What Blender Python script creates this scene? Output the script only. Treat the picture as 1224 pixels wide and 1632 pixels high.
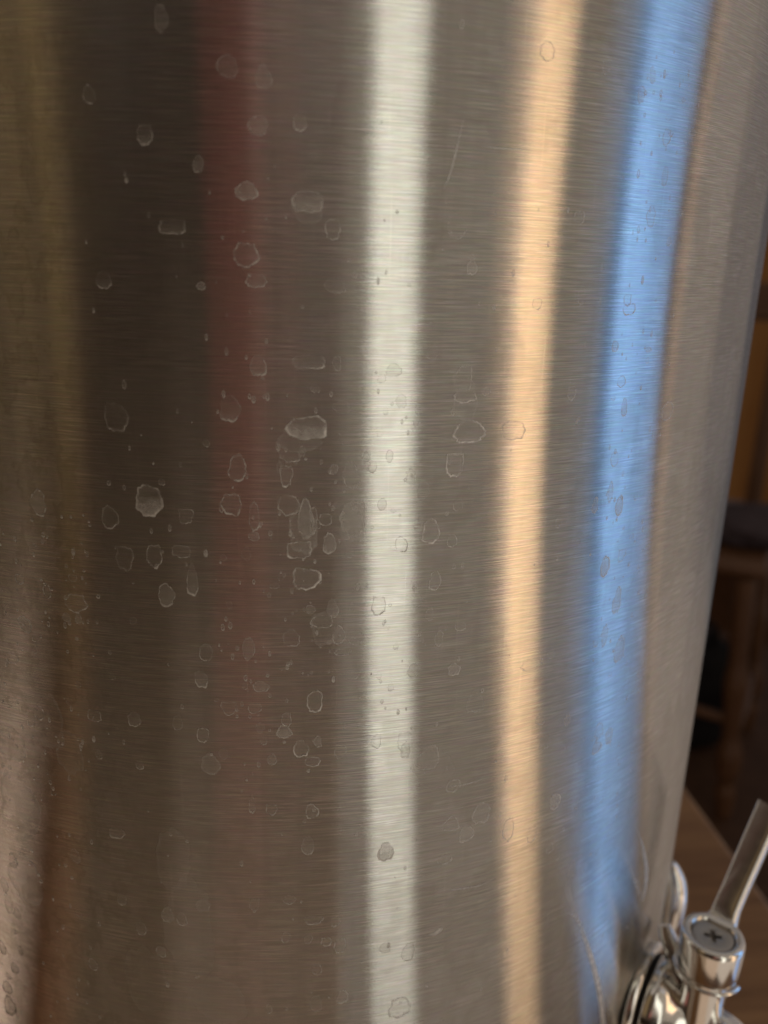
import bpy, bmesh, math, random
from math import sin, cos, tan, radians, degrees, pi, atan2, asin, hypot, sqrt
from mathutils import Vector, Matrix, noise

for o in list(bpy.data.objects):
    bpy.data.objects.remove(o)
sc = bpy.context.scene
COL = sc.collection
random.seed(7)

# ------------------------------------------------------------------ camera
FPX, CX, CY = 1312.0, 612.0, 816.0          # focal length and centre in photograph pixels
VP = (490.0, 5160.0)                        # where the tank's plumb lines meet
AXX = 480.0                                 # pixel column of the tank axis at mid height
R_TANK, HALF = 0.145, radians(29.35)
D_CAM = R_TANK / sin(HALF)
CAM = Vector((0.0, -D_CAM, 0.345))

dn = Vector(((VP[0] - CX) / FPX, -(VP[1] - CY) / FPX, -1.0)).normalized()
up_c = -dn
ax = Vector(((AXX - CX) / FPX, 0.0, -1.0))
fw_c = (ax - up_c * ax.dot(up_c)).normalized()
rt_c = fw_c.cross(up_c)
# rows: world x, y, z axes expressed in camera space
M3 = Matrix((rt_c, fw_c, up_c))
cam_d = bpy.data.cameras.new('camera')
cam = bpy.data.objects.new('camera', cam_d)
COL.objects.link(cam)
cam.matrix_world = Matrix.Translation(CAM) @ M3.to_4x4()
cam_d.sensor_width = 36.0
cam_d.lens = FPX / 1632.0 * 36.0
cam_d.clip_start = 0.01
cam_d.clip_end = 60.0
cam_d.dof.use_dof = True
cam_d.dof.focus_distance = 0.169
cam_d.dof.aperture_fstop = cam_d.lens / 1000.0 / 0.0026
sc.camera = cam

def ray(px, py):
    return (M3 @ Vector(((px - CX) / FPX, -(py - CY) / FPX, -1.0))).normalized()

def on_tank(px, py):
    """azimuth (0 = towards the camera, + = right) and height of the point of the tank under a pixel"""
    d = ray(px, py)
    a = d.x * d.x + d.y * d.y
    b = 2 * (CAM.x * d.x + CAM.y * d.y)
    c = CAM.x ** 2 + CAM.y ** 2 - R_TANK ** 2
    q = b * b - 4 * a * c
    if q < 0:
        return None
    t = (-b - sqrt(q)) / (2 * a)
    p = CAM + d * t
    return atan2(p.x, -p.y), p.z, t

def on_plane(px, py, z):
    d = ray(px, py)
    return CAM + d * ((z - CAM.z) / d.z)

def cyl(phi, z, r=R_TANK):
    return Vector((r * sin(phi), -r * cos(phi), z))

# ------------------------------------------------------------------ light
sc.view_settings.view_transform = 'Standard'
sc.view_settings.look = 'None'
sc.view_settings.exposure = 0.0
sc.view_settings.gamma = 1.0
sc.cycles.use_denoising = True
sc.cycles.max_bounces = 10
sc.cycles.transparent_max_bounces = 16
world = bpy.data.worlds.new('World')
sc.world = world
world.use_nodes = True
wb = world.node_tree.nodes['Background']
wb.inputs['Color'].default_value = (1.0, 0.68, 0.47, 1)
wb.inputs['Strength'].default_value = 0.046

LDIST = 1.6
def lamp(name, a0, a1, e0, e1, rad, dist=LDIST, tilt=0.0):
    """a rectangular lamp seen from the tank between two azimuths and two elevations, of a given radiance"""
    am = radians((a0 + a1) / 2)
    w = 2 * dist * tan(radians(abs(a1 - a0) / 2))
    z0 = CAM.z + dist * tan(radians(e0))
    z1 = CAM.z + dist * tan(radians(e1))
    h = z1 - z0
    L = bpy.data.lights.new(name, 'AREA')
    L.shape = 'RECTANGLE'
    L.size, L.size_y = w, h
    m = max(rad)
    L.color = [c / m for c in rad]
    L.energy = m * pi * w * h
    o = bpy.data.objects.new(name, L)
    COL.objects.link(o)
    o.location = cyl(am, (z0 + z1) / 2, dist)
    n = Vector((-sin(am), cos(am), 0))            # towards the tank
    t = Vector((cos(am), sin(am), 0))
    u = Vector((0, 0, 1))
    mt = Matrix((t, u, -n)).transposed()
    mt = Matrix.Rotation(radians(tilt), 3, n) @ mt
    o.matrix_world = Matrix.Translation(o.location) @ mt.to_4x4()
    return o

lamp('pale_window_light', 13.6, 22.6, -37, 34, (1.17, 1.16, 1.00), dist=1.0, tilt=-2)
lamp('warm_lamp_light', 43.4, 50.9, -37, 32, (1.66, 1.06, 0.56), dist=1.0, tilt=-3.5)
lamp('cool_gap_light', 41.7, 43.4, -30, 30, (0.08, 0.11, 0.18), dist=1.0, tilt=-5)  # narrow lamp added for the bluish line beside the warm reflection
lamp('blue_window_light', 67.2, 74.4, -38, 34, (0.43, 0.80, 1.42), dist=1.0, tilt=-3)
lamp('blue_window_side_light', 74.4, 82.2, -38, 34, (0.33, 0.62, 1.12), dist=1.0, tilt=-3)
lamp('orange_fringe_light', 88.4, 89.4, -28, 25, (0.50, 0.24, 0.10))  # narrow lamp added for the orange line beside the blue reflection
lamp('room_light', 9.2, 68.0, -24, 45, (0.275, 0.241, 0.197), dist=2.4)
lamp('side_room_light', 88.0, 108.0, -24, 45, (0.315, 0.272, 0.240), dist=2.4)
lamp('far_side_room_light', 108.0, 130.0, -24, 45, (0.205, 0.183, 0.176), dist=2.4)
lamp('cool_rim_light', 130.0, 158.0, -24, 45, (0.09, 0.105, 0.125), dist=2.4)  # unseen lamp added for the cool rim at the tank's edge
lamp('red_stand_in_light', -18.0, -7.0, -8, 3, (0.25, 0.054, 0.045), dist=2.2)  # this and the next lamp stand in for a red thing mirrored in the tank
lamp('red_dim_light', -14.0, 0.0, -4, 10, (0.13, 0.048, 0.040), dist=2.25)
for i_ in range(7):                                # lamps added in place of a wall, brighter towards the windows
    f_ = i_ / 6
    lamp('soft_room_light', -10.0 + 2.75 * i_, -7.25 + 2.75 * i_, -6, 55, (0.105 + 0.10 * f_, 0.078 + 0.085 * f_, 0.064 + 0.072 * f_), dist=2.3)
lamp('olive_room_light', -80.0, -44.6, -10, 50, (0.098, 0.066, 0.032), dist=2.0)
for a_, w_, r_ in ((-48.6, 3.0, 0.105), (-54.5, 1.2, 0.09), (-58.0, 1.5, 0.085), (-63.5, 2.5, 0.05)):
    lamp('olive_streak_light', a_ - w_ / 2, a_ + w_ / 2, -2, 45, (r_, r_ * 0.66, r_ * 0.16), dist=1.9)  # narrow lamps added for gold streaks in the tank's reflection
lamp('low_left_light', -102.0, -72.5, -52, -43, (2.1, 1.5, 1.12), dist=0.78)  # this and the low lamps below are added to lighten the lower reflections
lamp('rust_low_light', -71.0, -57.5, -52, -45, (0.46, 0.19, 0.085), dist=0.80)
lamp('low_front_light', -30.0, 9.0, -52, -36, (0.47, 0.345, 0.245), dist=0.85)
lamp('low_dim_light', -58.0, -30.0, -52, -36, (0.26, 0.185, 0.12), dist=0.87)
lamp('low_warm_light', 8.0, 69.0, -51, -33, (0.50, 0.42, 0.342), dist=0.86)
lamp('blue_low_light', 69.0, 83.0, -52, -38, (0.32, 0.46, 0.76), dist=0.82)
lamp('low_side_light', 87.0, 128.0, -51, -24, (0.33, 0.27, 0.225), dist=0.86)
lamp('grey_fill_light', -118.0, -76.0, 6, 48, (0.48, 0.44, 0.41), dist=1.8)  # unseen lamp added so the lever face reflects grey
lamp('high_fill_light', -80.0, -46.0, 48, 66, (0.26, 0.23, 0.20), dist=1.1)  # unseen lamp added to lighten the lever face
cl = lamp('overhead_fill_light', -20, 20, 0, 20, (0.22, 0.20, 0.175), dist=1.0)  # unseen overhead lamp added to brighten the cap top and table
cl.data.size, cl.data.size_y = 3.0, 3.0
cl.data.energy = 0.22 * pi * 9.0
cl.matrix_world = Matrix.Translation((0.3, 0.2, 2.2))

# ------------------------------------------------------------------ helpers
def link(name, me, mat, parent=None):
    o = bpy.data.objects.new(name, me)
    COL.objects.link(o)
    if mat:
        me.materials.append(mat)
    if parent:
        o.parent = parent
    return o

def smooth(me, on=True):
    for p in me.polygons:
        p.use_smooth = on

def from_bm(name, bm, mat, parent=None, sm=True, sharp=40):
    me = bpy.data.meshes.new(name)
    bmesh.ops.recalc_face_normals(bm, faces=bm.faces)
    if sm:
        for e in bm.edges:
            if len(e.link_faces) == 2 and e.calc_face_angle(0) > radians(sharp):
                e.smooth = False
    bm.to_mesh(me)
    bm.free()
    if sm:
        smooth(me)
    return link(name, me, mat, parent)

def empty(name, loc, label=None, cat=None, group=None):
    o = bpy.data.objects.new(name, None)
    COL.objects.link(o)
    o.location = loc
    o.empty_display_size = 0.05
    if label:
        o['label'] = label
        o['category'] = cat
    if group:
        o['group'] = group
    return o

def add_lathe(bm, prof, M=Matrix(), seg=48, caps=True):
    """prof: list of (radius, height) about local z"""
    rings = []
    for r, z in prof:
        rings.append([bm.verts.new(M @ Vector((r * cos(2 * pi * i / seg), r * sin(2 * pi * i / seg), z))) for i in range(seg)])
    for a, b in zip(rings, rings[1:]):
        for i in range(seg):
            j = (i + 1) % seg
            bm.faces.new((a[i], a[j], b[j], b[i]))
    if caps:
        bm.faces.new(rings[0][::-1])
        bm.faces.new(rings[-1])

def add_tube(bm, pts, rads, seg=20, flat=1.0):
    pts = [Vector(p) for p in pts]
    rings = []
    nrm = None
    for i, p in enumerate(pts):
        t = (pts[min(i + 1, len(pts) - 1)] - pts[max(i - 1, 0)]).normalized()
        if nrm is None:
            nrm = t.orthogonal().normalized()
        nrm = (nrm - t * nrm.dot(t)).normalized()
        b = t.cross(nrm)
        rings.append([bm.verts.new(p + (nrm * cos(2 * pi * k / seg) + b * sin(2 * pi * k / seg) * flat) * rads[i]) for k in range(seg)])
    for a, b in zip(rings, rings[1:]):
        for k in range(seg):
            j = (k + 1) % seg
            bm.faces.new((a[k], a[j], b[j], b[k]))
    bm.faces.new(rings[0][::-1])
    bm.faces.new(rings[-1])

def add_box(bm, M, sx, sy, sz, bevel=0.0):
    r = bmesh.ops.create_cube(bm, size=1.0, matrix=M @ Matrix.Diagonal((sx, sy, sz, 1)))
    if bevel:
        es = list({e for v in r['verts'] for e in v.link_edges})
        bmesh.ops.bevel(bm, geom=es, offset=bevel, segments=3, affect='EDGES', profile=0.5)

def catmull(pts, n=8):
    out = []
    P = [pts[0]] + list(pts) + [pts[-1]]
    for i in range(1, len(P) - 2):
        for k in range(n):
            t = k / n
            out.append(tuple(0.5 * (2 * b + (c - a) * t + (2 * a - 5 * b + 4 * c - d) * t * t + (-a + 3 * b - 3 * c + d) * t ** 3)
                             for a, b, c, d in zip(P[i - 1], P[i], P[i + 1], P[i + 2])))
    out.append(tuple(pts[-1]))
    return out

# ------------------------------------------------------------------ materials
class NT:
    def __init__(self, name):
        self.m = bpy.data.materials.new(name)
        self.m.use_nodes = True
        self.t = self.m.node_tree
        self.t.nodes.clear()
        self.out = self.n('ShaderNodeOutputMaterial')
    def n(self, typ, **kw):
        nd = self.t.nodes.new(typ)
        for k, v in kw.items():
            if k.startswith('i_'):
                nd.inputs[k[2:].replace('_', ' ')].default_value = v
            else:
                setattr(nd, k, v)
        return nd
    def l(self, a, ao, b, bi):
        self.t.links.new(a.outputs[ao], b.inputs[bi])
    def math(self, op, a, b=None, clamp=False):
        nd = self.n('ShaderNodeMath', operation=op, use_clamp=clamp)
        for i, x in enumerate((a, b)):
            if x is None:
                continue
            if isinstance(x, (int, float)):
                nd.inputs[i].default_value = x
            else:
                self.t.links.new(x, nd.inputs[i])
        return nd.outputs[0]
    def ramp(self, fac, stops, interp='LINEAR'):
        nd = self.n('ShaderNodeValToRGB')
        cr = nd.color_ramp
        cr.interpolation = interp
        while len(cr.elements) < len(stops):
            cr.elements.new(0.5)
        for e, (p, c) in zip(cr.elements, stops):
            e.position = p
            e.color = c if len(c) == 4 else (*c, 1)
        self.t.links.new(fac, nd.inputs['Fac'])
        return nd.outputs['Color']
    def noise(self, vec, scale, detail=2, rough=0.5, dim='3D', out='Fac'):
        nd = self.n('ShaderNodeTexNoise', noise_dimensions=dim)
        nd.inputs['Scale'].default_value = scale
        nd.inputs['Detail'].default_value = detail
        nd.inputs['Roughness'].default_value = rough
        if vec is not None:
            self.t.links.new(vec, nd.inputs['Vector'])
        return nd.outputs[out]
    def mapping(self, vec, scale, rot=(0, 0, 0), loc=(0, 0, 0)):
        nd = self.n('ShaderNodeMapping')
        nd.inputs['Scale'].default_value = scale
        nd.inputs['Rotation'].default_value = rot
        nd.inputs['Location'].default_value = loc
        self.t.links.new(vec, nd.inputs['Vector'])
        return nd.outputs[0]
    def mix(self, fac, a, b, blend='MIX'):
        nd = self.n('ShaderNodeMix', data_type='RGBA', blend_type=blend)
        for idx, x in ((0, fac), (6, a), (7, b)):
            if isinstance(x, (int, float)):
                nd.inputs[idx].default_value = x
            elif isinstance(x, tuple):
                nd.inputs[idx].default_value = x if len(x) == 4 else (*x, 1)
            else:
                self.t.links.new(x, nd.inputs[idx])
        return nd.outputs[2]

def steel_material():
    k = NT('brushed_steel')
    uv = k.n('ShaderNodeUVMap', uv_map='arc').outputs[0]      # u, v in metres round and up the tank
    fine = k.noise(k.mapping(uv, (85, 6800, 1)), 1.0, 3, 0.7)
    mid = k.noise(k.mapping(uv, (110, 3200, 1), loc=(3.1, 9.7, 0)), 1.0, 3, 0.65)
    broad = k.noise(k.mapping(uv, (16, 120, 1), loc=(8.1, 2.7, 0)), 1.0, 2, 0.5)
    hue = k.noise(k.mapping(uv, (220, 4200, 1), loc=(1.7, 4.2, 0)), 1.0, 1, 0.5, out='Color')
    depth = k.ramp(k.noise(k.mapping(uv, (45, 60, 1), loc=(2.2, 5.5, 0)), 1.0, 3, 0.6), [(0.35, (0.35,) * 3), (0.65, (1.0,) * 3)])
    grain = k.math('ADD', k.math('MULTIPLY', fine, 0.6), k.math('MULTIPLY', mid, 0.4))
    gsoft = k.math('ADD', 0.5, k.math('MULTIPLY', k.math('SUBTRACT', grain, 0.5), depth))
    gcol = k.ramp(gsoft, [(0.38, (0.45, 0.437, 0.417)), (0.5, (0.575, 0.563, 0.542)), (0.62, (0.82, 0.805, 0.78))])
    # rare long deeper lines and odd crossing scratches
    lines = k.ramp(k.noise(k.mapping(uv, (11, 3100, 1), loc=(7.7, 1.2, 0)), 1.0, 1, 0.5), [(0.70, (0, 0, 0)), (0.76, (1, 1, 1))])
    gcol = k.mix(k.math('MULTIPLY', lines, 0.28), gcol, (0.86, 0.84, 0.81))
    cross_ = k.ramp(k.noise(k.mapping(uv, (2600, 40, 1), rot=(0, 0, 0.35), loc=(0.7, 3.2, 0)), 1.0, 0, 0.5), [(0.775, (0, 0, 0)), (0.81, (1, 1, 1))])
    gcol = k.mix(k.math('MULTIPLY', cross_, 0.22), gcol, (0.86, 0.84, 0.81))
    tint = k.mix(0.14, (0.5, 0.5, 0.5), hue)  # colour noise painted in for rainbow glints of the grain
    col = k.mix(1.0, gcol, k.mix(1.0, tint, (2.0, 2.0, 2.0), 'MULTIPLY'), 'MULTIPLY')
    # blotchy stained film, stronger towards the foot
    blot = k.noise(k.mapping(uv, (28, 22, 1)), 1.0, 4, 0.6)
    film = k.ramp(blot, [(0.48, (0, 0, 0)), (0.52, (1, 1, 1)), (0.60, (0.5, 0.5, 0.5)), (0.72, (0.8, 0.8, 0.8))])
    col = k.mix(k.math('MULTIPLY', film, 0.15), col, (0.33, 0.30, 0.24))
    sep = k.n('ShaderNodeSeparateXYZ')
    k.t.links.new(uv, sep.inputs[0])
    flank = k.math('MULTIPLY', k.math('SUBTRACT', -0.030, sep.outputs[0]), 60.0, clamp=True)
    sp = k.noise(k.mapping(uv, (150, 95, 1), loc=(4.4, 1.9, 0)), 1.0, 4, 0.62)
    spots = k.ramp(sp, [(0.50, (0, 0, 0)), (0.54, (1, 1, 1)), (0.60, (0.35,) * 3), (0.70, (0.9,) * 3)])
    runs = k.noise(k.mapping(uv, (240, 9, 1), loc=(0.4, 6.1, 0)), 1.0, 3, 0.6)
    col = k.mix(k.math('MULTIPLY', k.math('MULTIPLY', spots, flank), 0.30), col, (0.30, 0.27, 0.19))
    col = k.mix(k.math('MULTIPLY', k.ramp(runs, [(0.5, (0, 0, 0)), (0.68, (1, 1, 1))]), 0.12), col, (0.33, 0.31, 0.27))
    bump = k.n('ShaderNodeBump')
    bump.inputs['Strength'].default_value = 1.0
    bump.inputs['Distance'].default_value = 0.8e-5
    hgt = k.math('ADD', grain, k.math('MULTIPLY', broad, 2.0))
    k.t.links.new(hgt, bump.inputs['Height'])
    tan_ = k.n('ShaderNodeTangent', direction_type='RADIAL', axis='Z')
    g = k.n('ShaderNodeBsdfAnisotropic', distribution='BECKMANN')
    g.inputs['Roughness'].default_value = 0.1877
    g.inputs['Anisotropy'].default_value = 0.886
    k.t.links.new(col, g.inputs['Color'])
    k.t.links.new(bump.outputs[0], g.inputs['Normal'])
    k.t.links.new(tan_.outputs[0], g.inputs['Tangent'])
    # a trace of dull film over the metal
    d = k.n('ShaderNodeBsdfDiffuse')
    d.inputs['Color'].default_value = (0.34, 0.31, 0.27, 1)
    mx = k.n('ShaderNodeMixShader')
    fac = k.math('ADD', 0.035, k.math('MULTIPLY', film, 0.05))
    k.t.links.new(fac, mx.inputs[0])
    k.l(g, 0, mx, 1)
    k.l(d, 0, mx, 2)
    k.l(mx, 0, k.out, 0)
    return k.m

def film_material(name='dried_water', dark=False):
    """dried water: a thin chalky film whose cover is stored per vertex"""
    k = NT(name)
    at = k.n('ShaderNodeAttribute', attribute_name='cover').outputs['Fac']
    tc = k.n('ShaderNodeTexCoord').outputs['Object']
    nz = k.noise(tc, 900, 3, 0.6)
    cov = k.math('MULTIPLY', at, k.ramp(nz, [(0.3, (0.45,) * 3), (0.7, (1.0,) * 3)]), clamp=True)
    tr = k.n('ShaderNodeBsdfTransparent')
    d = k.n('ShaderNodeBsdfDiffuse')
    d.inputs['Color'].default_value = (0.07, 0.045, 0.03, 1) if dark else (0.84, 0.82, 0.78, 1)
    g = k.n('ShaderNodeBsdfAnisotropic', distribution='GGX')
    g.inputs['Roughness'].default_value = 0.55
    g.inputs['Color'].default_value = (0.10, 0.07, 0.05, 1) if dark else (0.75, 0.73, 0.70, 1)
    m1 = k.n('ShaderNodeMixShader')
    m1.inputs[0].default_value = 0.45
    k.l(d, 0, m1, 1)
    k.l(g, 0, m1, 2)
    m2 = k.n('ShaderNodeMixShader')
    k.t.links.new(cov, m2.inputs[0])
    k.l(tr, 0, m2, 1)
    k.l(m1, 0, m2, 2)
    k.l(m2, 0, k.out, 0)
    return k.m

def scratch_reflection_material():
    """bright metal of scratches across the grain, and of reflections of the tap painted on"""
    k = NT('scored_and_reflection')
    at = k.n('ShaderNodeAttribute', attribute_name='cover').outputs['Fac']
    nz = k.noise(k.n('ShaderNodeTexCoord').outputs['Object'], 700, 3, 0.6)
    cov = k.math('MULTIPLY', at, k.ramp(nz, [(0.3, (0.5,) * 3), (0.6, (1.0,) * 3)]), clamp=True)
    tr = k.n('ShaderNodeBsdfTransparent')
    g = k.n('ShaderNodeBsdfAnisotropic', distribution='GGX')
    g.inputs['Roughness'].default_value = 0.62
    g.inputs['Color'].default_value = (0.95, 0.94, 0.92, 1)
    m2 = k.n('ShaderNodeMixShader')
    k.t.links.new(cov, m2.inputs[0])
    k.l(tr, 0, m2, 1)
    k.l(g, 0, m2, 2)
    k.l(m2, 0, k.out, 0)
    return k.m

def chrome_material(name='polished_steel', base=(0.82, 0.80, 0.77), rough=0.07, scr=0.03):
    k = NT(name)
    tc = k.n('ShaderNodeTexCoord').outputs['Object']
    p = k.n('ShaderNodeBsdfPrincipled')
    p.inputs['Base Color'].default_value = (*base, 1)
    p.inputs['Metallic'].default_value = 1.0
    nz = k.noise(tc, 300, 4, 0.6)
    k.t.links.new(k.math('ADD', rough - scr / 2, k.math('MULTIPLY', nz, scr * 2)), p.inputs['Roughness'])
    b = k.n('ShaderNodeBump')
    b.inputs['Strength'].default_value = 0.6
    b.inputs['Distance'].default_value = 4e-5
    k.t.links.new(k.noise(tc, 160, 2, 0.5), b.inputs['Height'])
    k.t.links.new(b.outputs[0], p.inputs['Normal'])
    k.l(p, 0, k.out, 0)
    return k.m

def plain(name, col, rough=0.6, spec=0.3, var=0.25, scale=20):
    k = NT(name)
    tc = k.n('ShaderNodeTexCoord').outputs['Object']
    p = k.n('ShaderNodeBsdfPrincipled')
    nz = k.noise(tc, scale, 5, 0.6)
    c = k.ramp(nz, [(0.3, tuple(x * (1 - var) for x in col)), (0.7, tuple(min(1, x * (1 + var)) for x in col))])
    k.t.links.new(c, p.inputs['Base Color'])
    p.inputs['Roughness'].default_value = rough
    p.inputs['Specular IOR Level'].default_value = spec
    k.l(p, 0, k.out, 0)
    return k.m

def wood(name, dark, light, scale=1.0, axis=0, rough=0.45):
    k = NT(name)
    tc = k.n('ShaderNodeTexCoord').outputs['Object']
    s = [9.0, 9.0, 9.0]
    s[axis] = 0.8
    v = k.mapping(tc, tuple(x * scale for x in s))
    n1 = k.noise(v, 4.0, 6, 0.65)
    n2 = k.noise(v, 18.0, 3, 0.6)
    f = k.math('ADD', k.math('MULTIPLY', n1, 0.7), k.math('MULTIPLY', n2, 0.3))
    c = k.ramp(f, [(0.32, dark), (0.68, light)])
    p = k.n('ShaderNodeBsdfPrincipled')
    k.t.links.new(c, p.inputs['Base Color'])
    p.inputs['Roughness'].default_value = rough
    p.inputs['Specular IOR Level'].default_value = 0.35
    b = k.n('ShaderNodeBump')
    b.inputs['Strength'].default_value = 0.3
    b.inputs['Distance'].default_value = 0.001
    k.t.links.new(f, b.inputs['Height'])
    k.t.links.new(b.outputs[0], p.inputs['Normal'])
    k.l(p, 0, k.out, 0)
    return k.m

STEEL = steel_material()
FILM = film_material()
SCORED_REFLECTION = scratch_reflection_material()
DARKFILM = film_material('dark_residue', True)
CHROME = chrome_material(rough=0.09, scr=0.07)
SATIN = chrome_material('satin_steel', (0.50, 0.48, 0.46), 0.30, 0.10)
RUBBER = plain('black_rubber', (0.012, 0.011, 0.010), 0.6)
TABLEWOOD = wood('brown_table_wood', (0.13, 0.055, 0.020), (0.34, 0.18, 0.072), axis=0)
CHAIRWOOD = wood('dark_chair_wood', (0.075, 0.034, 0.016), (0.14, 0.068, 0.032), axis=2)
FLOORMAT = plain('dark_floor', (0.075, 0.036, 0.018), 0.7)
WALLMAT = wood('brown_wall_panel', (0.40, 0.17, 0.05), (0.62, 0.32, 0.11), scale=0.5, axis=2, rough=0.6)
BLACKSHADE = plain('black_shade', (0.006, 0.005, 0.005), 0.9)

# ------------------------------------------------------------------ the tank
Z_BOT, Z_TOP = 0.012, 0.53
tank = empty('steel_tank', (0, 0, 0),
             'large round brushed steel drinks tank with dried water marks and a chrome tap', 'tank')

def tank_body():
    bm = bmesh.new()
    seg = 512
    prof = [(R_TANK - 0.004, Z_BOT), (R_TANK - 0.0012, Z_BOT + 0.0012), (R_TANK, Z_BOT + 0.004),
            (R_TANK, 0.15), (R_TANK, 0.25), (R_TANK, 0.35), (R_TANK, 0.45), (R_TANK, Z_TOP - 0.004),
            (R_TANK - 0.0012, Z_TOP - 0.0012), (R_TANK - 0.004, Z_TOP)]
    uvl = bm.loops.layers.uv.new('arc')
    rings = [[bm.verts.new(cyl(2 * pi * i / seg - pi, z, r)) for i in range(seg)] for r, z in prof]
    for a, b, pa, pb in zip(rings, rings[1:], prof, prof[1:]):
        for i in range(seg):
            j = (i + 1) % seg
            f = bm.faces.new((a[i], a[j], b[j], b[i]))
            f.smooth = True
            us = [R_TANK * (2 * pi * i / seg - pi), R_TANK * (2 * pi * (i + 1) / seg - pi)]
            for lp, (u, z) in zip(f.loops, ((us[0], pa[1]), (us[1], pa[1]), (us[1], pb[1]), (us[0], pb[1]))):
                lp[uvl].uv = (u, z)
    bm.faces.new(rings[0][::-1])
    bm.faces.new(rings[-1])
    me = bpy.data.meshes.new('tank_body')
    bm.to_mesh(me)
    bm.free()
    return link('tank_body', me, STEEL, tank)

BODY = tank_body()
bmf = bmesh.new()
add_lathe(bmf, [(R_TANK - 0.012, 0.0), (R_TANK - 0.009, 0.002), (R_TANK - 0.009, 0.0125)], seg=96)
from_bm('foot_ring', bmf, RUBBER, tank)
bml = bmesh.new()
add_lathe(bml, [(R_TANK - 0.0045, Z_TOP + 0.0002), (R_TANK + 0.004, Z_TOP + 0.001), (R_TANK + 0.005, Z_TOP + 0.004), (R_TANK + 0.003, Z_TOP + 0.007),
                (R_TANK - 0.02, Z_TOP + 0.014), (0.03, Z_TOP + 0.022), (0.012, Z_TOP + 0.024), (0.010, Z_TOP + 0.040),
                (0.018, Z_TOP + 0.044), (0.018, Z_TOP + 0.052), (0.006, Z_TOP + 0.058)], seg=128)
from_bm('lid', bml, SATIN, tank)

# dried water marks --------------------------------------------------
def film_patch(outline, cover_fn, name='water_mark', lift=4e-5, mat=None):
    """outline: [(u, z)] on the tank in metres; rings shrink towards the centre; cover_fn(s, ang, dz) gives the film"""
    cu = sum(p[0] for p in outline) / len(outline)
    cz = sum(p[1] for p in outline) / len(outline)
    n = len(outline)
    ss = [1.0, 0.95, 0.90, 0.84, 0.76, 0.66, 0.54, 0.40, 0.2]
    verts, cov, faces = [], [], []
    hmax = max(abs(p[1] - cz) for p in outline) or 1e-4
    for q, s in enumerate(ss):
        for i, (u, z) in enumerate(outline):
            uu, zz = cu + (u - cu) * s, cz + (z - cz) * s
            rr = R_TANK + lift + 2.2e-5 * (1 - s)
            verts.append(cyl(uu / R_TANK, zz, rr))
            cov.append(0.0 if q == 0 else cover_fn(s, i / n, (zz - cz) / hmax))
    verts.append(cyl(cu / R_TANK, cz, R_TANK + lift + 2.2e-5))
    cov.append(cover_fn(0.0, 0, 0))
    for q in range(len(ss) - 1):
        for i in range(n):
            j = (i + 1) % n
            faces.append((q * n + i, q * n + j, (q + 1) * n + j, (q + 1) * n + i))
    b = (len(ss) - 1) * n
    for i in range(n):
        faces.append((b + i, b + (i + 1) % n, len(verts) - 1))
    me = bpy.data.meshes.new(name)
    me.from_pydata([tuple(v) for v in verts], [], faces)
    me.attributes.new('cover', 'FLOAT', 'POINT').data.foreach_set('value', cov)
    smooth(me)
    return link(name, me, mat or FILM, BODY)

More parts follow.
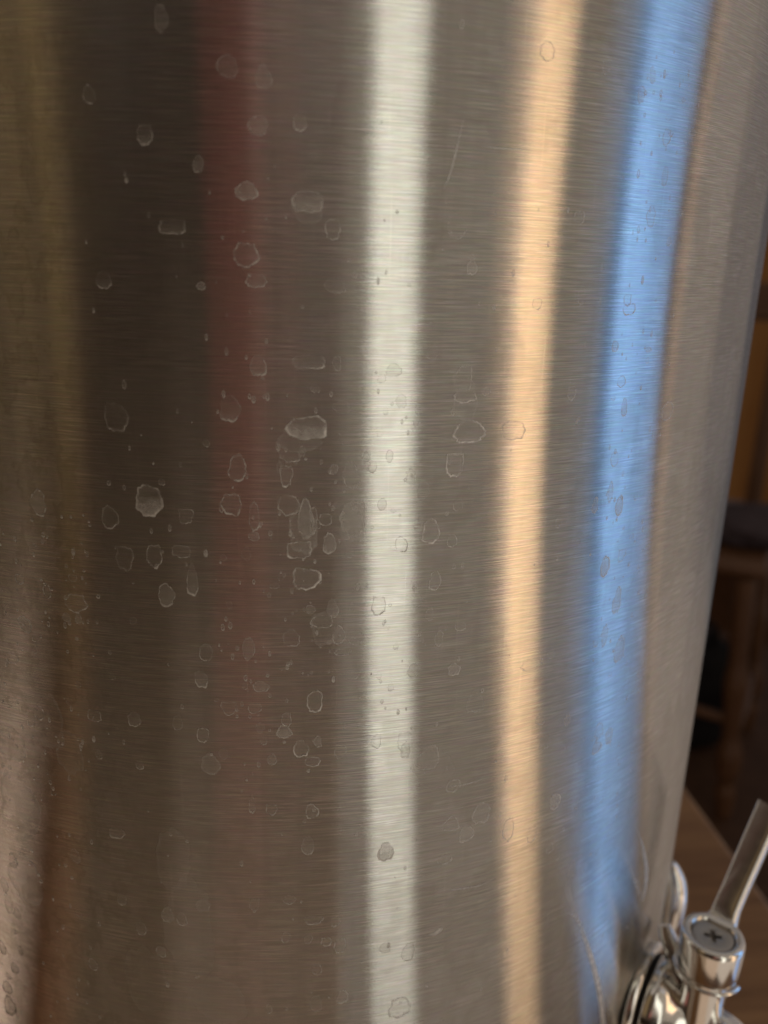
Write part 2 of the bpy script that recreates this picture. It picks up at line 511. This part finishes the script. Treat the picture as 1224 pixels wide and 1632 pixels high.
def mark(px, py, w, h, kind='r', k=1.0):
    """kind r: ring, u: open at the top, f: filled, t: filled towards the foot"""
    hit = on_tank(px, py)
    if hit is None:
        return
    a, z, t = hit
    # local scale of the surface in metres per photograph pixel
    ax_ = on_tank(px + 1, py)
    ay_ = on_tank(px, py + 1)
    if ax_ is None or ay_ is None:
        return
    su = abs(ax_[0] - a) * R_TANK
    sz = abs(ay_[1] - z)
    rw, rh = w / 2 * su, h / 2 * sz
    n = 36
    sd = random.uniform(0, 100)
    sq = random.uniform(0.88, 1.0)
    h1, h2, h3 = random.uniform(0, 0.10), random.uniform(0, 0.10), random.uniform(0, 0.09)
    h4, top_ = random.uniform(0, 0.045), random.uniform(0.35, 0.8) if kind in 'utr' and random.random() < 0.6 else 1.0
    p1, p2, p3 = (random.uniform(0, 2 * pi) for _ in range(3))
    taper = random.uniform(0.14, 0.34) if kind in 'ut' else random.uniform(0.02, 0.22)
    out = []
    for i in range(n):
        th = 2 * pi * i / n
        c, s_ = cos(th), sin(th)
        e = sq
        x = abs(c) ** e * (1 if c > 0 else -1)
        y = abs(s_) ** e * (1 if s_ > 0 else -1)
        nz = h1 * cos(th + p1) + h2 * cos(2 * th + p2) + h3 * cos(3 * th + p3) + h4 * cos(5 * th + p3) + 0.17 * noise.noise(Vector((c * 2.4 - sd, s_ * 2.4, sd))) + 0.10 * noise.noise(Vector((c * 5.5 + sd, s_ * 5.5, sd)))
        f = 1 + nz
        if y > top_:                                # many dried with a flat upper edge
            y = top_ + (y - top_) * 0.15
        wide = 1.0 - taper * y                      # a drop is fuller at its foot
        out.append((a * R_TANK + x * rw * f * wide, z + y * rh * f))
    def cf(s, ang, dz):
        ring = max(0.0, 1 - abs(s - 0.91) / 0.11)
        low = 0.5 - 0.5 * max(-1, min(1, dz))       # 1 at the foot
        wob = 0.70 + 1.0 * noise.noise(Vector((cos(2 * pi * ang) * 1.1 + sd, sin(2 * pi * ang) * 1.1, 3.3))) \
            + 0.6 * noise.noise(Vector((cos(2 * pi * ang) * 3.1 - sd, sin(2 * pi * ang) * 3.1, 7.3)))
        wob = max(0.04, wob)
        if kind == 'd':
            v = 0.85 * ring * wob * (0.6 + 0.5 * low) + 0.14 + 0.2 * low * low
        elif kind == 'r':
            v = 0.90 * ring * wob * (0.45 + 0.75 * low) + 0.06
        elif kind == 'u':
            v = 1.0 * ring * low * wob + 0.04 + 0.28 * low * low * low
        elif kind == 't':
            v = 0.60 * ring * wob + 0.34 * max(0.0, min(1.0, (low - 0.40) * 4)) + 0.06
        else:
            v = 0.60 * ring * wob + 0.15 + 0.16 * low
        return v * k * 1.25
    film_patch(out, cf, mat=DARKFILM if kind == 'd' else None)

MARKS = [
 (236,793,42,62,'t',.9),(296,820,24,33,'r',.6),(379,746,32,42,'r',1),(369,803,34,43,'r',.9),(405,822,19,45,'r',.6),
 (491,679,66,50,'t',1.1),(411,581,28,38,'u',1),(493,575,54,30,'u',.7),(537,576,15,29,'r',.6),(456,756,20,45,'r',1),
 (462,724,34,26,'u',.6),(460,805,38,34,'r',.8),(487,826,26,66,'f',.8),(475,875,42,36,'r',1.2),(499,826,12,52,'r',.7),
 (519,826,20,27,'r',1),(525,865,22,36,'f',.9),(563,828,42,62,'f',1.0),(560,760,26,46,'r',.8),(487,920,44,46,'r',1.2),
 (530,969,20,30,'f',.5),(514,990,34,26,'r',.9),(246,883,26,46,'r',.6),(307,924,20,52,'u',.9),(266,948,28,36,'f',.6),
 (289,876,30,30,'r',.4),(183,663,38,54,'r',.35),(199,883,28,50,'r',.35),(175,825,26,40,'r',.4),(367,650,34,46,'u',.7),
 (532,748,14,16,'f',.7),(545,648,30,22,'r',.4),(405,855,18,16,'f',.5),(495,971,16,14,'f',.6),
 (393,305,34,34,'f',.9),(392,403,42,46,'r',.7),(408,445,34,28,'u',.8),(478,192,22,36,'u',.9),(490,318,50,44,'t',.7),
 (530,364,26,40,'r',.7),(412,200,30,36,'f',.45),(231,212,26,40,'u',.8),(142,150,20,34,'r',.5),(316,263,18,30,'f',.5),
 (275,357,44,34,'u',.5),(165,445,24,34,'u',.5),(362,105,34,40,'f',.3),(256,30,24,44,'f',.3),(320,456,14,14,'f',.7),
 (535,455,36,26,'u',.6),(420,122,26,40,'f',.35),
 (738,600,30,54,'r',.6),(742,630,34,26,'u',1.1),(749,688,52,38,'r',1.2),(725,736,30,52,'r',1.2),(730,804,16,20,'r',.9),(687,847,28,44,'r',1.2),
 (720,862,16,22,'r',1.1),(694,924,20,30,'r',1),(675,783,20,30,'f',.4),(911,624,14,28,'r',.8),(820,683,38,36,'r',.5),
 (775,624,14,14,'f',.6),(621,726,12,22,'f',.5),(609,803,14,22,'f',.5),(640,867,20,28,'r',.7),(604,961,22,42,'r',.9),
 (981,552,12,18,'f',.6),(991,605,12,28,'r',.7),(995,650,10,30,'f',.7),(979,732,14,26,'r',.8),(948,806,10,26,'f',.8),
 (987,806,12,34,'f',.9),(965,903,14,34,'f',1.0),(983,957,12,44,'f',.8),(973,785,8,34,'f',.7),(991,883,12,26,'r',.6),
 (321,1081,22,30,'u',.9),(324,1169,20,32,'r',1),(336,1218,30,36,'f',.5),(416,1094,28,18,'f',.7),(405,1128,20,20,'r',.6),
 (397,1034,22,36,'f',.5),(464,1017,28,28,'r',.45),(503,1116,24,40,'r',1),(457,1144,17,30,'r',1),(452,1166,24,22,'f',1),
 (480,1193,26,28,'r',1.2),(497,1211,26,20,'r',1.0),(507,1182,12,20,'f',.7),(543,1196,18,28,'r',.5),(540,1012,20,32,'r',.9),
 (546,1038,30,14,'r',.7),(567,1015,24,30,'r',.5),(560,1076,20,16,'f',.4),(497,1293,20,26,'r',1),(490,1347,18,34,'u',.9),
 (432,1288,18,24,'r',.6),(434,1211,16,18,'f',.6),(365,1126,26,26,'r',.4),(615,1358,26,32,'f',1.5),(682,1210,36,40,'f',.5),
 (328,1040,22,30,'r',.5),(402,1280,10,34,'u',.6),
 (724,1066,20,20,'f',1.1),(700,1017,14,26,'r',.8),(734,996,18,22,'u',.7),(722,1252,22,24,'r',.9),(767,1296,28,36,'f',.7),
 (743,1329,24,26,'f',.9),(719,1314,26,24,'r',.7),(708,1368,22,18,'r',.9),(885,1277,16,24,'f',1),(848,1058,34,20,'r',.5),
 (757,1120,28,36,'r',.4),(904,1148,10,18,'f',.7),(862,1146,14,20,'r',.6),(868,1180,16,30,'r',.5),(810,1322,18,40,'r',.7),
 (876,1352,12,16,'f',.5),(964,1012,10,34,'f',.6),(955,1165,14,24,'r',.7),(971,1172,12,24,'f',.7),(951,1192,14,20,'f',.7),
 (988,1035,16,40,'f',.6),(912,1385,12,26,'f',.4),
 (520,1500,17,16,'r',1),(542,1506,20,26,'r',.9),(500,1465,30,18,'u',.8),(505,1544,16,20,'r',.6),(545,1588,18,24,'r',1.2),
 (535,1466,14,24,'r',.6),(491,1497,14,16,'r',.5),(461,1432,20,18,'u',.6),(651,1517,22,28,'r',1.1),(637,1605,34,40,'r',1.1),
 (504,1598,18,30,'r',.4),(614,1511,20,18,'f',.5),(456,1493,14,22,'r',.5),(267,1458,20,24,'f',.4),(257,1517,16,18,'f',.5),
 (324,1443,24,20,'f',.4),(872,82,24,34,'r',.8),(923,345,16,28,'r',.9),(927,470,12,34,'r',.6),(966,107,12,26,'r',.6),
 (752,428,16,26,'f',1.1),(752,410,10,12,'f',.9),(728,360,34,40,'r',.35),(690,560,20,26,'r',.3),(1064,655,18,30,'f',.6),
 (1022,150,12,30,'f',.5),(1064,215,12,40,'r',.6),(1060,280,10,34,'f',.4),(1038,345,14,36,'r',.6),(1000,475,12,26,'r',.6),
 (1003,490,20,28,'r',.7),(1040,120,10,30,'f',.5),
 (23,1543,11,16,'d',.8),(13,1555,9,10,'d',.8),(12,1573,15,20,'d',.8),(15,1602,18,30,'d',.8),(33,1515,6,16,'d',.6),
 (24,1484,6,8,'d',.7),(27,1456,10,16,'d',.5),(7,1410,12,24,'d',.4),(14,1440,12,30,'d',.35),(4,1510,10,20,'d',.7),(20,1370,12,26,'d',.35),(31,921,14,22,'r',.8),(75,940,12,28,'r',.7),(120,959,36,34,'r',.5),
 (40,995,20,26,'f',.7),(19,1048,20,22,'r',.7),(62,801,24,44,'f',.5),(106,984,14,14,'f',.5),
 (150,1140,22,22,'r',.4),(214,1146,22,24,'u',.6),(158,1203,10,16,'r',.5),(222,1218,12,20,'u',.6),(185,1325,24,24,'u',.5),
 (640,640,18,24,'f',.4),(628,590,26,22,'f',.35),(655,760,14,30,'f',.4),(600,1180,16,26,'r',.5),(645,1180,24,40,'r',.4),
]
MARKS += [(484,845,46,84,'f',.40),(560,838,34,60,'f',.45),(520,1000,50,60,'f',.25),(742,640,40,70,'f',.30),(492,330,56,50,'f',.25),(478,700,70,44,'f',.22),
 (30,1290,64,110,'f',.22),(78,1150,46,90,'f',.18),(18,1185,46,54,'f',.25),(300,1480,84,150,'f',.10),(275,1370,54,110,'f',.10),
 (345,1590,90,70,'f',.10),(112,1200,40,70,'f',.15),(40,1400,50,80,'f',.25),(690,1225,60,70,'f',.16),(230,1560,60,110,'f',.08)]
for m_ in MARKS:
    mark(*m_)
# the many faint small ones between them
for _ in range(95):
    pick = random.random()
    if pick < 0.35:
        px, py = random.gauss(500, 110), random.gauss(880, 190)
    elif pick < 0.55:
        t_ = random.random()
        px, py = 1060 - 110 * t_ + random.uniform(-40, 40), 150 + 1150 * t_
    elif pick < 0.75:
        px, py = random.uniform(5, 150), random.uniform(900, 1600)
    else:
        px, py = random.uniform(150, 920), random.uniform(480, 1620)
    s_ = random.uniform(7, 17) if pick < 0.35 or pick > 0.55 else random.uniform(5, 9)
    mark(px, py, s_, s_ * random.uniform(0.9, 2.0), random.choice('rrfu'), random.uniform(0.25, 0.7))

# the finest specks, too many and too small to count
def specks(n_):
    verts, cov, faces = [], [], []
    while n_:
        pick = random.random()
        if pick < 0.30:
            px, py = random.gauss(490, 120), random.gauss(880, 260)
        elif pick < 0.50:
            t_ = random.random()
            px, py = 1075 - 125 * t_ + random.uniform(-45, 40), 60 + 1350 * t_
        elif pick < 0.72:
            px, py = random.uniform(0, 160), random.uniform(820, 1630)
        else:
            px, py = random.uniform(120, 1040), random.uniform(250, 1630)
        h = on_tank(px, py)
        if h is None:
            continue
        n_ -= 1
        r = random.uniform(1.6, 4.6) * 1.15e-4
        el, k_ = random.uniform(0.9, 2.1), random.uniform(0.25, 0.8)
        hollow = random.random() < 0.5
        b0 = len(verts)
        m_ = 10
        for s_, cv in ((1.0, 0.0), (0.72, k_), (0.35, k_ * (0.25 if hollow else 0.8))):
            for i in range(m_):
                th = 2 * pi * i / m_
                verts.append(tuple(cyl(h[0] + r * s_ * cos(th) / R_TANK, h[1] + r * el * s_ * sin(th), R_TANK + 3e-5 + 1e-5 * (1 - s_))))
                cov.append(cv * (0.6 + 0.4 * (sin(th) < 0)))
        for q in range(2):
            for i in range(m_):
                j = (i + 1) % m_
                faces.append((b0 + q * m_ + i, b0 + q * m_ + j, b0 + (q + 1) * m_ + j, b0 + (q + 1) * m_ + i))
        faces.append(tuple(b0 + 2 * m_ + i for i in range(m_)))
    me = bpy.data.meshes.new('water_specks')
    me.from_pydata(verts, [], faces)
    me.attributes.new('cover', 'FLOAT', 'POINT').data.foreach_set('value', cov)
    smooth(me)
    o = link('water_specks', me, FILM, BODY)
    o['kind'] = 'stuff'
specks(620)

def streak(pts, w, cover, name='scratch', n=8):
    """a thin trail along pixel points; w = widths in pixels"""
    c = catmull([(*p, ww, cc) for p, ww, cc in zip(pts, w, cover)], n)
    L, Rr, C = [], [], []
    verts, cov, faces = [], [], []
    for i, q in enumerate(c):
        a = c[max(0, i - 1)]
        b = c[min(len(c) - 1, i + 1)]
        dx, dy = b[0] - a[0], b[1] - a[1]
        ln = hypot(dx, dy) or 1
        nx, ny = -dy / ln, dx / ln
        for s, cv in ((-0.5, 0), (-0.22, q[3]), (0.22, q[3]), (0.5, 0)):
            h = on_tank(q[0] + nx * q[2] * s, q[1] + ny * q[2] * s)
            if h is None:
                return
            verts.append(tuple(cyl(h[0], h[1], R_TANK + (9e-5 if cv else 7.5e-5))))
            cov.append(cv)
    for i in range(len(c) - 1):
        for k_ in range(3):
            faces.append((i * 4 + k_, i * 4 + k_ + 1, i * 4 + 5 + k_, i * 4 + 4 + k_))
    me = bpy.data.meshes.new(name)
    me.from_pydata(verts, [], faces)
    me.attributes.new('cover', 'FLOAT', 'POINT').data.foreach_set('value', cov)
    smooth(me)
    return link(name, me, SCORED_REFLECTION, BODY)

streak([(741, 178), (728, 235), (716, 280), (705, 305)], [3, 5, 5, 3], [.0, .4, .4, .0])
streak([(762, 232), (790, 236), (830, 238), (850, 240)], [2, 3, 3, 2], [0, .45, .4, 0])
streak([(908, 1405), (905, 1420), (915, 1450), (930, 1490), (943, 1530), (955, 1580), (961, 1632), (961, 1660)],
       [8, 12, 10, 9, 11, 11, 10, 9], [0.0, .25, .2, .55, 1.0, 1.0, .9, .8], 'painted_reflection')  # reflection of the tap lever, painted on as a bright strip
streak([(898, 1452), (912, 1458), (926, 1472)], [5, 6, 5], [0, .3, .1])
streak([(1014, 1318), (1024, 1350), (1030, 1390), (1026, 1425), (1020, 1442)], [4, 6, 7, 6, 3], [0, .45, .7, .6, 0], 'painted_reflection')  # reflection of the hook, painted on as a bright arc
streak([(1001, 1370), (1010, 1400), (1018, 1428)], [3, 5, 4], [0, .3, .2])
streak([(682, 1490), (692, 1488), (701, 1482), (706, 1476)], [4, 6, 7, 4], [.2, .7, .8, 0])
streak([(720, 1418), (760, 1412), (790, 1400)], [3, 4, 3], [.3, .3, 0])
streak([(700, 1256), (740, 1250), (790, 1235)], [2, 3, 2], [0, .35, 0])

# ------------------------------------------------------------------ the tap
A_TAP = radians(48.0)
O_ = Vector((sin(A_TAP), -cos(A_TAP), 0))       # outward from the tank
T_ = Vector((cos(A_TAP), sin(A_TAP), 0))        # along the wall, away from the camera
U_ = Vector((0, 0, 1))
REACH, ZCAP = 0.0182, 0.1577                     # the valve stem stands this far off the wall; height of its cap
MM = 0.001
def tp(o, t, u):
    """a point in millimetres from the middle of the cap's top"""
    return O_ * (R_TANK + REACH + o * MM) + T_ * (t * MM) + U_ * (ZCAP + u * MM)
def frame(origin, x, y, z):
    m = Matrix((x, y, z)).transposed().to_4x4()
    m.translation = origin
    return m
F_UP = frame(tp(0, 0, 0), O_, T_, U_) @ Matrix.Scale(MM, 4)                      # lathe axis up the stem, mm
F_OUT = frame(O_ * R_TANK + U_ * (ZCAP - 0.034), T_, U_, O_) @ Matrix.Scale(MM, 4)   # lathe axis out of the wall, mm

def rnd(prof, n=4, k=0.28):
    """round the corners of a lathe profile"""
    out = [prof[0]]
    for a, b, c in zip(prof, prof[1:], prof[2:]):
        va, vb, vc = Vector(a), Vector(b), Vector(c)
        d = min((va - vb).length, (vc - vb).length) * k
        p, q = vb + (va - vb).normalized() * d, vb + (vc - vb).normalized() * d
        for i in range(n + 1):
            t = i / n
            out.append(tuple(p * (1 - t) ** 2 + vb * 2 * t * (1 - t) + q * t * t))
    out.append(prof[-1])
    return out

bm = bmesh.new()
# bell out of the wall, then the upright stem
add_lathe(bm, rnd([(2, 4.0), (14.4, 4.0), (14.4, 6.8), (12.6, 10.0), (9.0, 13.0), (6.6, 16.5), (6.0, 19.5), (3, 20.0)]), F_OUT, 64)
add_lathe(bm, rnd([(2, -46), (7.4, -46), (7.6, -42), (6.9, -38), (6.4, -30), (6.3, -16), (6.3, -12), (2, -12)]), F_UP, 56)
TAP = from_bm('tap', bm, CHROME, tank)

bm = bmesh.new()
add_lathe(bm, rnd([(3, -0.1), (16.0, -0.1), (16.5, 1.5), (15.9, 2.5), (13.6, 2.9), (3, 2.9)]), F_OUT, 72)
from_bm('flange', bm, CHROME, TAP)
bm = bmesh.new()
add_lathe(bm, [(3, 2.91), (13.3, 2.91), (13.4, 3.4), (13.3, 3.99), (3, 3.99)], F_OUT, 64)
from_bm('gasket', bm, RUBBER, TAP)

# cap with its raised rim
bm = bmesh.new()
add_lathe(bm, [(3.0, -4.2), (5.9, -4.2), (6.1, -1.5), (6.25, -0.9), (6.5, -0.35), (7.0, -0.05), (7.6, 0.0), (8.3, -0.12), (8.75, -0.5), (8.95, -1.1), (9.0, -2.0),
               (9.0, -11.6), (8.85, -12.2), (8.4, -12.6), (6.4, -12.6)], F_UP, 72)
CAP = from_bm('cap', bm, CHROME, TAP, sharp=60)

# countersunk screw with a cross recess
bm = bmesh.new()
n = 96
def cross(th, L, w):
    a = ((th - radians(22) + pi / 4) % (pi / 2)) - pi / 4
    a = abs(a)
    return L / cos(a) if tan(a) < w / L else w / sin(a)
rings = []
for z, fn in ((-3.6, lambda th: 0.25), (-3.4, lambda th: cross(th, 1.4, 0.42)), (-2.4, lambda th: cross(th, 2.1, 0.6)), (-1.3, lambda th: cross(th, 2.4, 0.66)),
              (-0.98, lambda th: cross(th, 2.5, 0.70)), (-0.93, lambda th: cross(th, 2.75, 0.9)),
              (-0.9, lambda th: 4.0), (-0.85, lambda th: 5.2), (-0.95, lambda th: 5.75), (-1.4, lambda th: 5.95)):
    rings.append([bm.verts.new(F_UP @ Vector((fn(2 * pi * i / n) * cos(2 * pi * i / n), fn(2 * pi * i / n) * sin(2 * pi * i / n), z))) for i in range(n)])
for a, b in zip(rings, rings[1:]):
    for i in range(n):
        bm.faces.new((a[i], a[(i + 1) % n], b[(i + 1) % n], b[i]))
bm.faces.new(rings[0])
from_bm('screw', bm, SATIN, TAP, sharp=35)

# open spring ring under the cap
bm = bmesh.new()
arc = [radians(-215 + i * 9) for i in range(24)]
add_tube(bm, [F_UP @ Vector((9.3 * cos(a), 9.3 * sin(a), -13.3)) for a in arc], [0.62 * MM] * 24, 12)
from_bm('spring_ring', bm, CHROME, TAP)

# lever: a flat bar rising from the back of the cap
def bar(bm, path, widths, thick, ch):
    rings = []
    for i, p in enumerate(path):
        a, b = path[max(0, i - 1)], path[min(len(path) - 1, i + 1)]
        t = (Vector(b) - Vector(a)).normalized()
        side = (O_ - T_ * 0.22).normalized()
        side = (side - t * side.dot(t)).normalized()
        f = side.cross(t).normalized()
        w, h = widths[i] / 2, thick / 2
        sec = []
        for sx, sy in ((1, 1), (-1, 1), (-1, -1), (1, -1)):
            c = ch * (1.3 if sx > 0 else 0.5)
            for k_ in range(4):
                an = {(1, 1): 0, (-1, 1): 90, (-1, -1): 180, (1, -1): 270}[(sx, sy)] + k_ * 30
                sec.append((sx * (w - c) + c * cos(radians(an)), sy * (h - c) + c * sin(radians(an))))
        rings.append([bm.verts.new(Vector(p) + (side * x + f * y) * MM) for x, y in sec])
    m = len(rings[0])
    for a, b in zip(rings, rings[1:]):
        for k_ in range(m):
            bm.faces.new((a[k_], a[(k_ + 1) % m], b[(k_ + 1) % m], b[k_]))
    bm.faces.new(rings[0][::-1])
    bm.faces.new(rings[-1])
bm = bmesh.new()
pts = [tp(0.5, 5.5, -2.4), tp(0.6, 7.5, -2.2), tp(0.8, 9.7, -1.0)] + \
    [tp(1.0 + 4.4 * f, 11.8 + 17.5 * f, 2.0 + 27.6 * f) for f in (0.0, 0.13, 0.24, 0.33, 0.66, 1.0)]
bar(bm, pts, [10.5, 9.4, 7.8, 7.2, 7.1, 7.1, 7.2, 7.4, 7.5], 4.4, 1.2)
lv = from_bm('lever', bm, CHROME, TAP, sharp=50)
wn = lv.modifiers.new('face_normals', 'WEIGHTED_NORMAL')
wn.weight = 100
wn.keep_sharp = True

# spout
bm = bmesh.new()
sp = catmull([tp(4, 0, -34), tp(9, -1, -34.5), tp(15, -2, -38), tp(19, -2.5, -46), tp(20, -2.5, -58)], 6)
add_tube(bm, sp, [7.2 * MM] * len(sp), 32)
from_bm('spout', bm, CHROME, TAP)

# stop lug above the bell, with the curved hook that rises from it
bm = bmesh.new()
lg = catmull([tp(-7, 3, -24), tp(-10, 3.5, -17), tp(-13, 4, -12.5), tp(-15, 5, -9.5)], 5)
add_tube(bm, lg, [(4.2 - 2.2 * i / (len(lg) - 1)) * MM for i in range(len(lg))], 24)
from_bm('stop_lug', bm, CHROME, TAP)
bm = bmesh.new()
def at_h(px, py, h):
    d = ray(px, py)
    return CAM + d * (h / hypot(d.x, d.y))
hk = [(1062, 1502, .2555), (1065, 1488, .2565), (1072, 1460, .258), (1076, 1434, .2585), (1077, 1410, .2585), (1074, 1390, .2585), (1070, 1374, .2585)]
hk = catmull([tuple(at_h(*h)) for h in hk], 5)
nh = len(hk)
add_tube(bm, hk, [(0.9 + 3.0 * sin(pi * min(1.0, i / (nh - 1) * 0.98)) ** 0.8) * MM for i in range(nh)], 24)
from_bm('hook', bm, CHROME, TAP)

# ------------------------------------------------------------------ surface and the little background seen past the tank
table = empty('wooden_table', (0, 0, 0), 'brown wooden table the steel tank stands on', 'table')
bm = bmesh.new()
add_box(bm, Matrix.Translation((0.04, 0.33, -0.018)), 0.46, 1.1, 0.035, 0.008)
from_bm('table_top', bm, TABLEWOOD, table)
ZF = -0.75
for x, y in ((0.21, 0.82), (-0.13, 0.82), (0.21, -0.16), (-0.13, -0.16)):
    bm = bmesh.new()
    add_lathe(bm, rnd([(0.018, ZF), (0.022, ZF + 0.02), (0.030, ZF + 0.35), (0.034, -0.037)]), Matrix.Translation((x, y, 0)), 24)
    from_bm('leg', bm, TABLEWOOD, table)

bm = bmesh.new()
bmesh.ops.create_grid(bm, x_segments=2, y_segments=2, size=5.0, matrix=Matrix.Translation((0, 0, ZF)))
fl = from_bm('floor', bm, FLOORMAT, None, sm=False)
fl['kind'] = 'structure'

bm = bmesh.new()
add_box(bm, Matrix.Translation((0.8, 2.75, 0.45)), 4.4, 0.06, 2.4)
w = from_bm('wall', bm, WALLMAT, None, sm=False)
w['kind'] = 'structure'

# chair
foot = on_plane(1152, 1300, ZF)
top = at_h(1192, 905, hypot(foot.x - CAM.x, foot.y - CAM.y) - 0.01)
ZS = top.z
print('chair foot', foot, 'top', top)
chair = empty('wooden_chair', (foot.x - 0.2, foot.y + 0.2, ZF), 'dark wooden chair with turned legs out of focus behind the tank', 'chair')
inv = Matrix.Translation(-Vector(chair.location))
def chair_leg(f, t_):
    bm = bmesh.new()
    d = Vector(t_) - Vector(f)
    M = Matrix.Translation(f) @ d.to_track_quat('Z', 'Y').to_matrix().to_4x4()
    L = d.length
    prof = [(0.013, 0), (0.016, 0.01), (0.021, 0.06), (0.014, 0.085), (0.024, 0.11), (0.026, 0.15), (0.016, 0.19), (0.020, 0.26), (0.024, 0.31), (0.017, 0.36), (0.020, L)]
    add_lathe(bm, rnd([p for p in prof if p[1] <= L]), inv @ M, 20)
    from_bm('leg', bm, CHAIRWOOD, chair)
W_, D_ = 0.40, 0.40
ex = (Vector((foot.x, foot.y, 0)) - Vector((CAM.x, CAM.y, 0))).normalized()       # away from the camera
er = Vector((ex.y, -ex.x, 0))
legs = {}
for i, (a, b) in enumerate(((0, 0), (-W_, 0.06), (0.02, D_), (-W_, D_ + 0.06))):
    off = er * a + ex * b
    tin = off + er * (0.02 if a < -0.1 else 0.0)
    chair_leg(foot + off, Vector((top.x, top.y, ZS - 0.02)) + tin)
    legs[i] = (foot + off, Vector((top.x, top.y, ZS - 0.02)) + tin)
for i, j, f in ((0, 1, 0.42), (0, 2, 0.30), (1, 3, 0.30), (2, 3, 0.42)):
    bm = bmesh.new()
    p, q = legs[i][0].lerp(legs[i][1], f), legs[j][0].lerp(legs[j][1], f)
    pp = [p.lerp(q, k_ / 6) + inv.translation for k_ in range(7)]
    add_tube(bm, pp, [0.009, 0.011, 0.014, 0.016, 0.014, 0.011, 0.009], 14)
    from_bm('stretcher', bm, CHAIRWOOD, chair)
bm = bmesh.new()
sc_ = Vector((top.x, top.y, ZS)) + er * (-W_ / 2) + ex * (D_ / 2 + 0.02)
RS = frame(sc_ + inv.translation, er, ex, U_)
add_box(bm, RS, W_ + 0.07, D_ + 0.08, 0.036, 0.014)
from_bm('seat', bm, CHAIRWOOD, chair)
for k_ in range(5):
    bm = bmesh.new()
    x = -0.18 + 0.09 * k_
    add_box(bm, RS @ Matrix.Translation((x, D_ / 2 + 0.02, 0.235)) @ Matrix.Rotation(radians(-8), 4, 'X'), 0.035, 0.016, 0.44, 0.005)
    from_bm('back_slat', bm, CHAIRWOOD, chair)
bm = bmesh.new()
add_box(bm, RS @ Matrix.Translation((0, D_ / 2 + 0.055, 0.48)) @ Matrix.Rotation(radians(-8), 4, 'X'), 0.46, 0.026, 0.085, 0.01)
from_bm('back_rail', bm, CHAIRWOOD, chair)

# cloth bundle on the seat
bm = bmesh.new()
bmesh.ops.create_icosphere(bm, subdivisions=4, radius=1.0)
for v in bm.verts:
    nz = noise.noise(v.co * 1.7) * 0.22 + noise.noise(v.co * 4.1) * 0.09
    v.co = v.co * (1 + nz)
    v.co = Vector((v.co.x * 0.10, v.co.y * 0.08, max(-0.035, v.co.z * 0.045)))
GREYCLOTH = plain('grey_cloth', (0.06, 0.045, 0.05), 0.9)
c = from_bm('cloth_bundle', bm, GREYCLOTH, None)
c.location = Vector((top.x, top.y, ZS + 0.018 + 0.036)) + er * 0.0 + ex * 0.12
c['label'] = 'dark grey cloth bundle lying on the seat of the wooden chair'
c['category'] = 'cloth'

# soft black block added as the shade under the chair
bm = bmesh.new()
add_box(bm, Matrix.Identity(4), 0.30, 0.18, 0.26, 0.05)
bmesh.ops.subdivide_edges(bm, edges=bm.edges[:], cuts=2, use_grid_fill=True)
for v in bm.verts:
    v.co += v.co.normalized() * noise.noise(v.co * 9) * 0.014
shade_block = empty('under_chair_shade', Vector((foot.x, foot.y, ZF)) - er * 0.17 + ex * 0.26, 'soft black stand-in for the shade under the wooden chair', 'shade_block')
b = from_bm('body', bm, BLACKSHADE, shade_block)
b.location = (0, 0, 0.133)
bm = bmesh.new()
hd = catmull([(-0.08, -0.04, 0.245), (-0.07, -0.05, 0.31), (0, -0.055, 0.34), (0.07, -0.05, 0.31), (0.08, -0.04, 0.245)], 6)
add_tube(bm, hd, [0.009] * len(hd), 10)
from_bm('handle', bm, BLACKSHADE, shade_block)
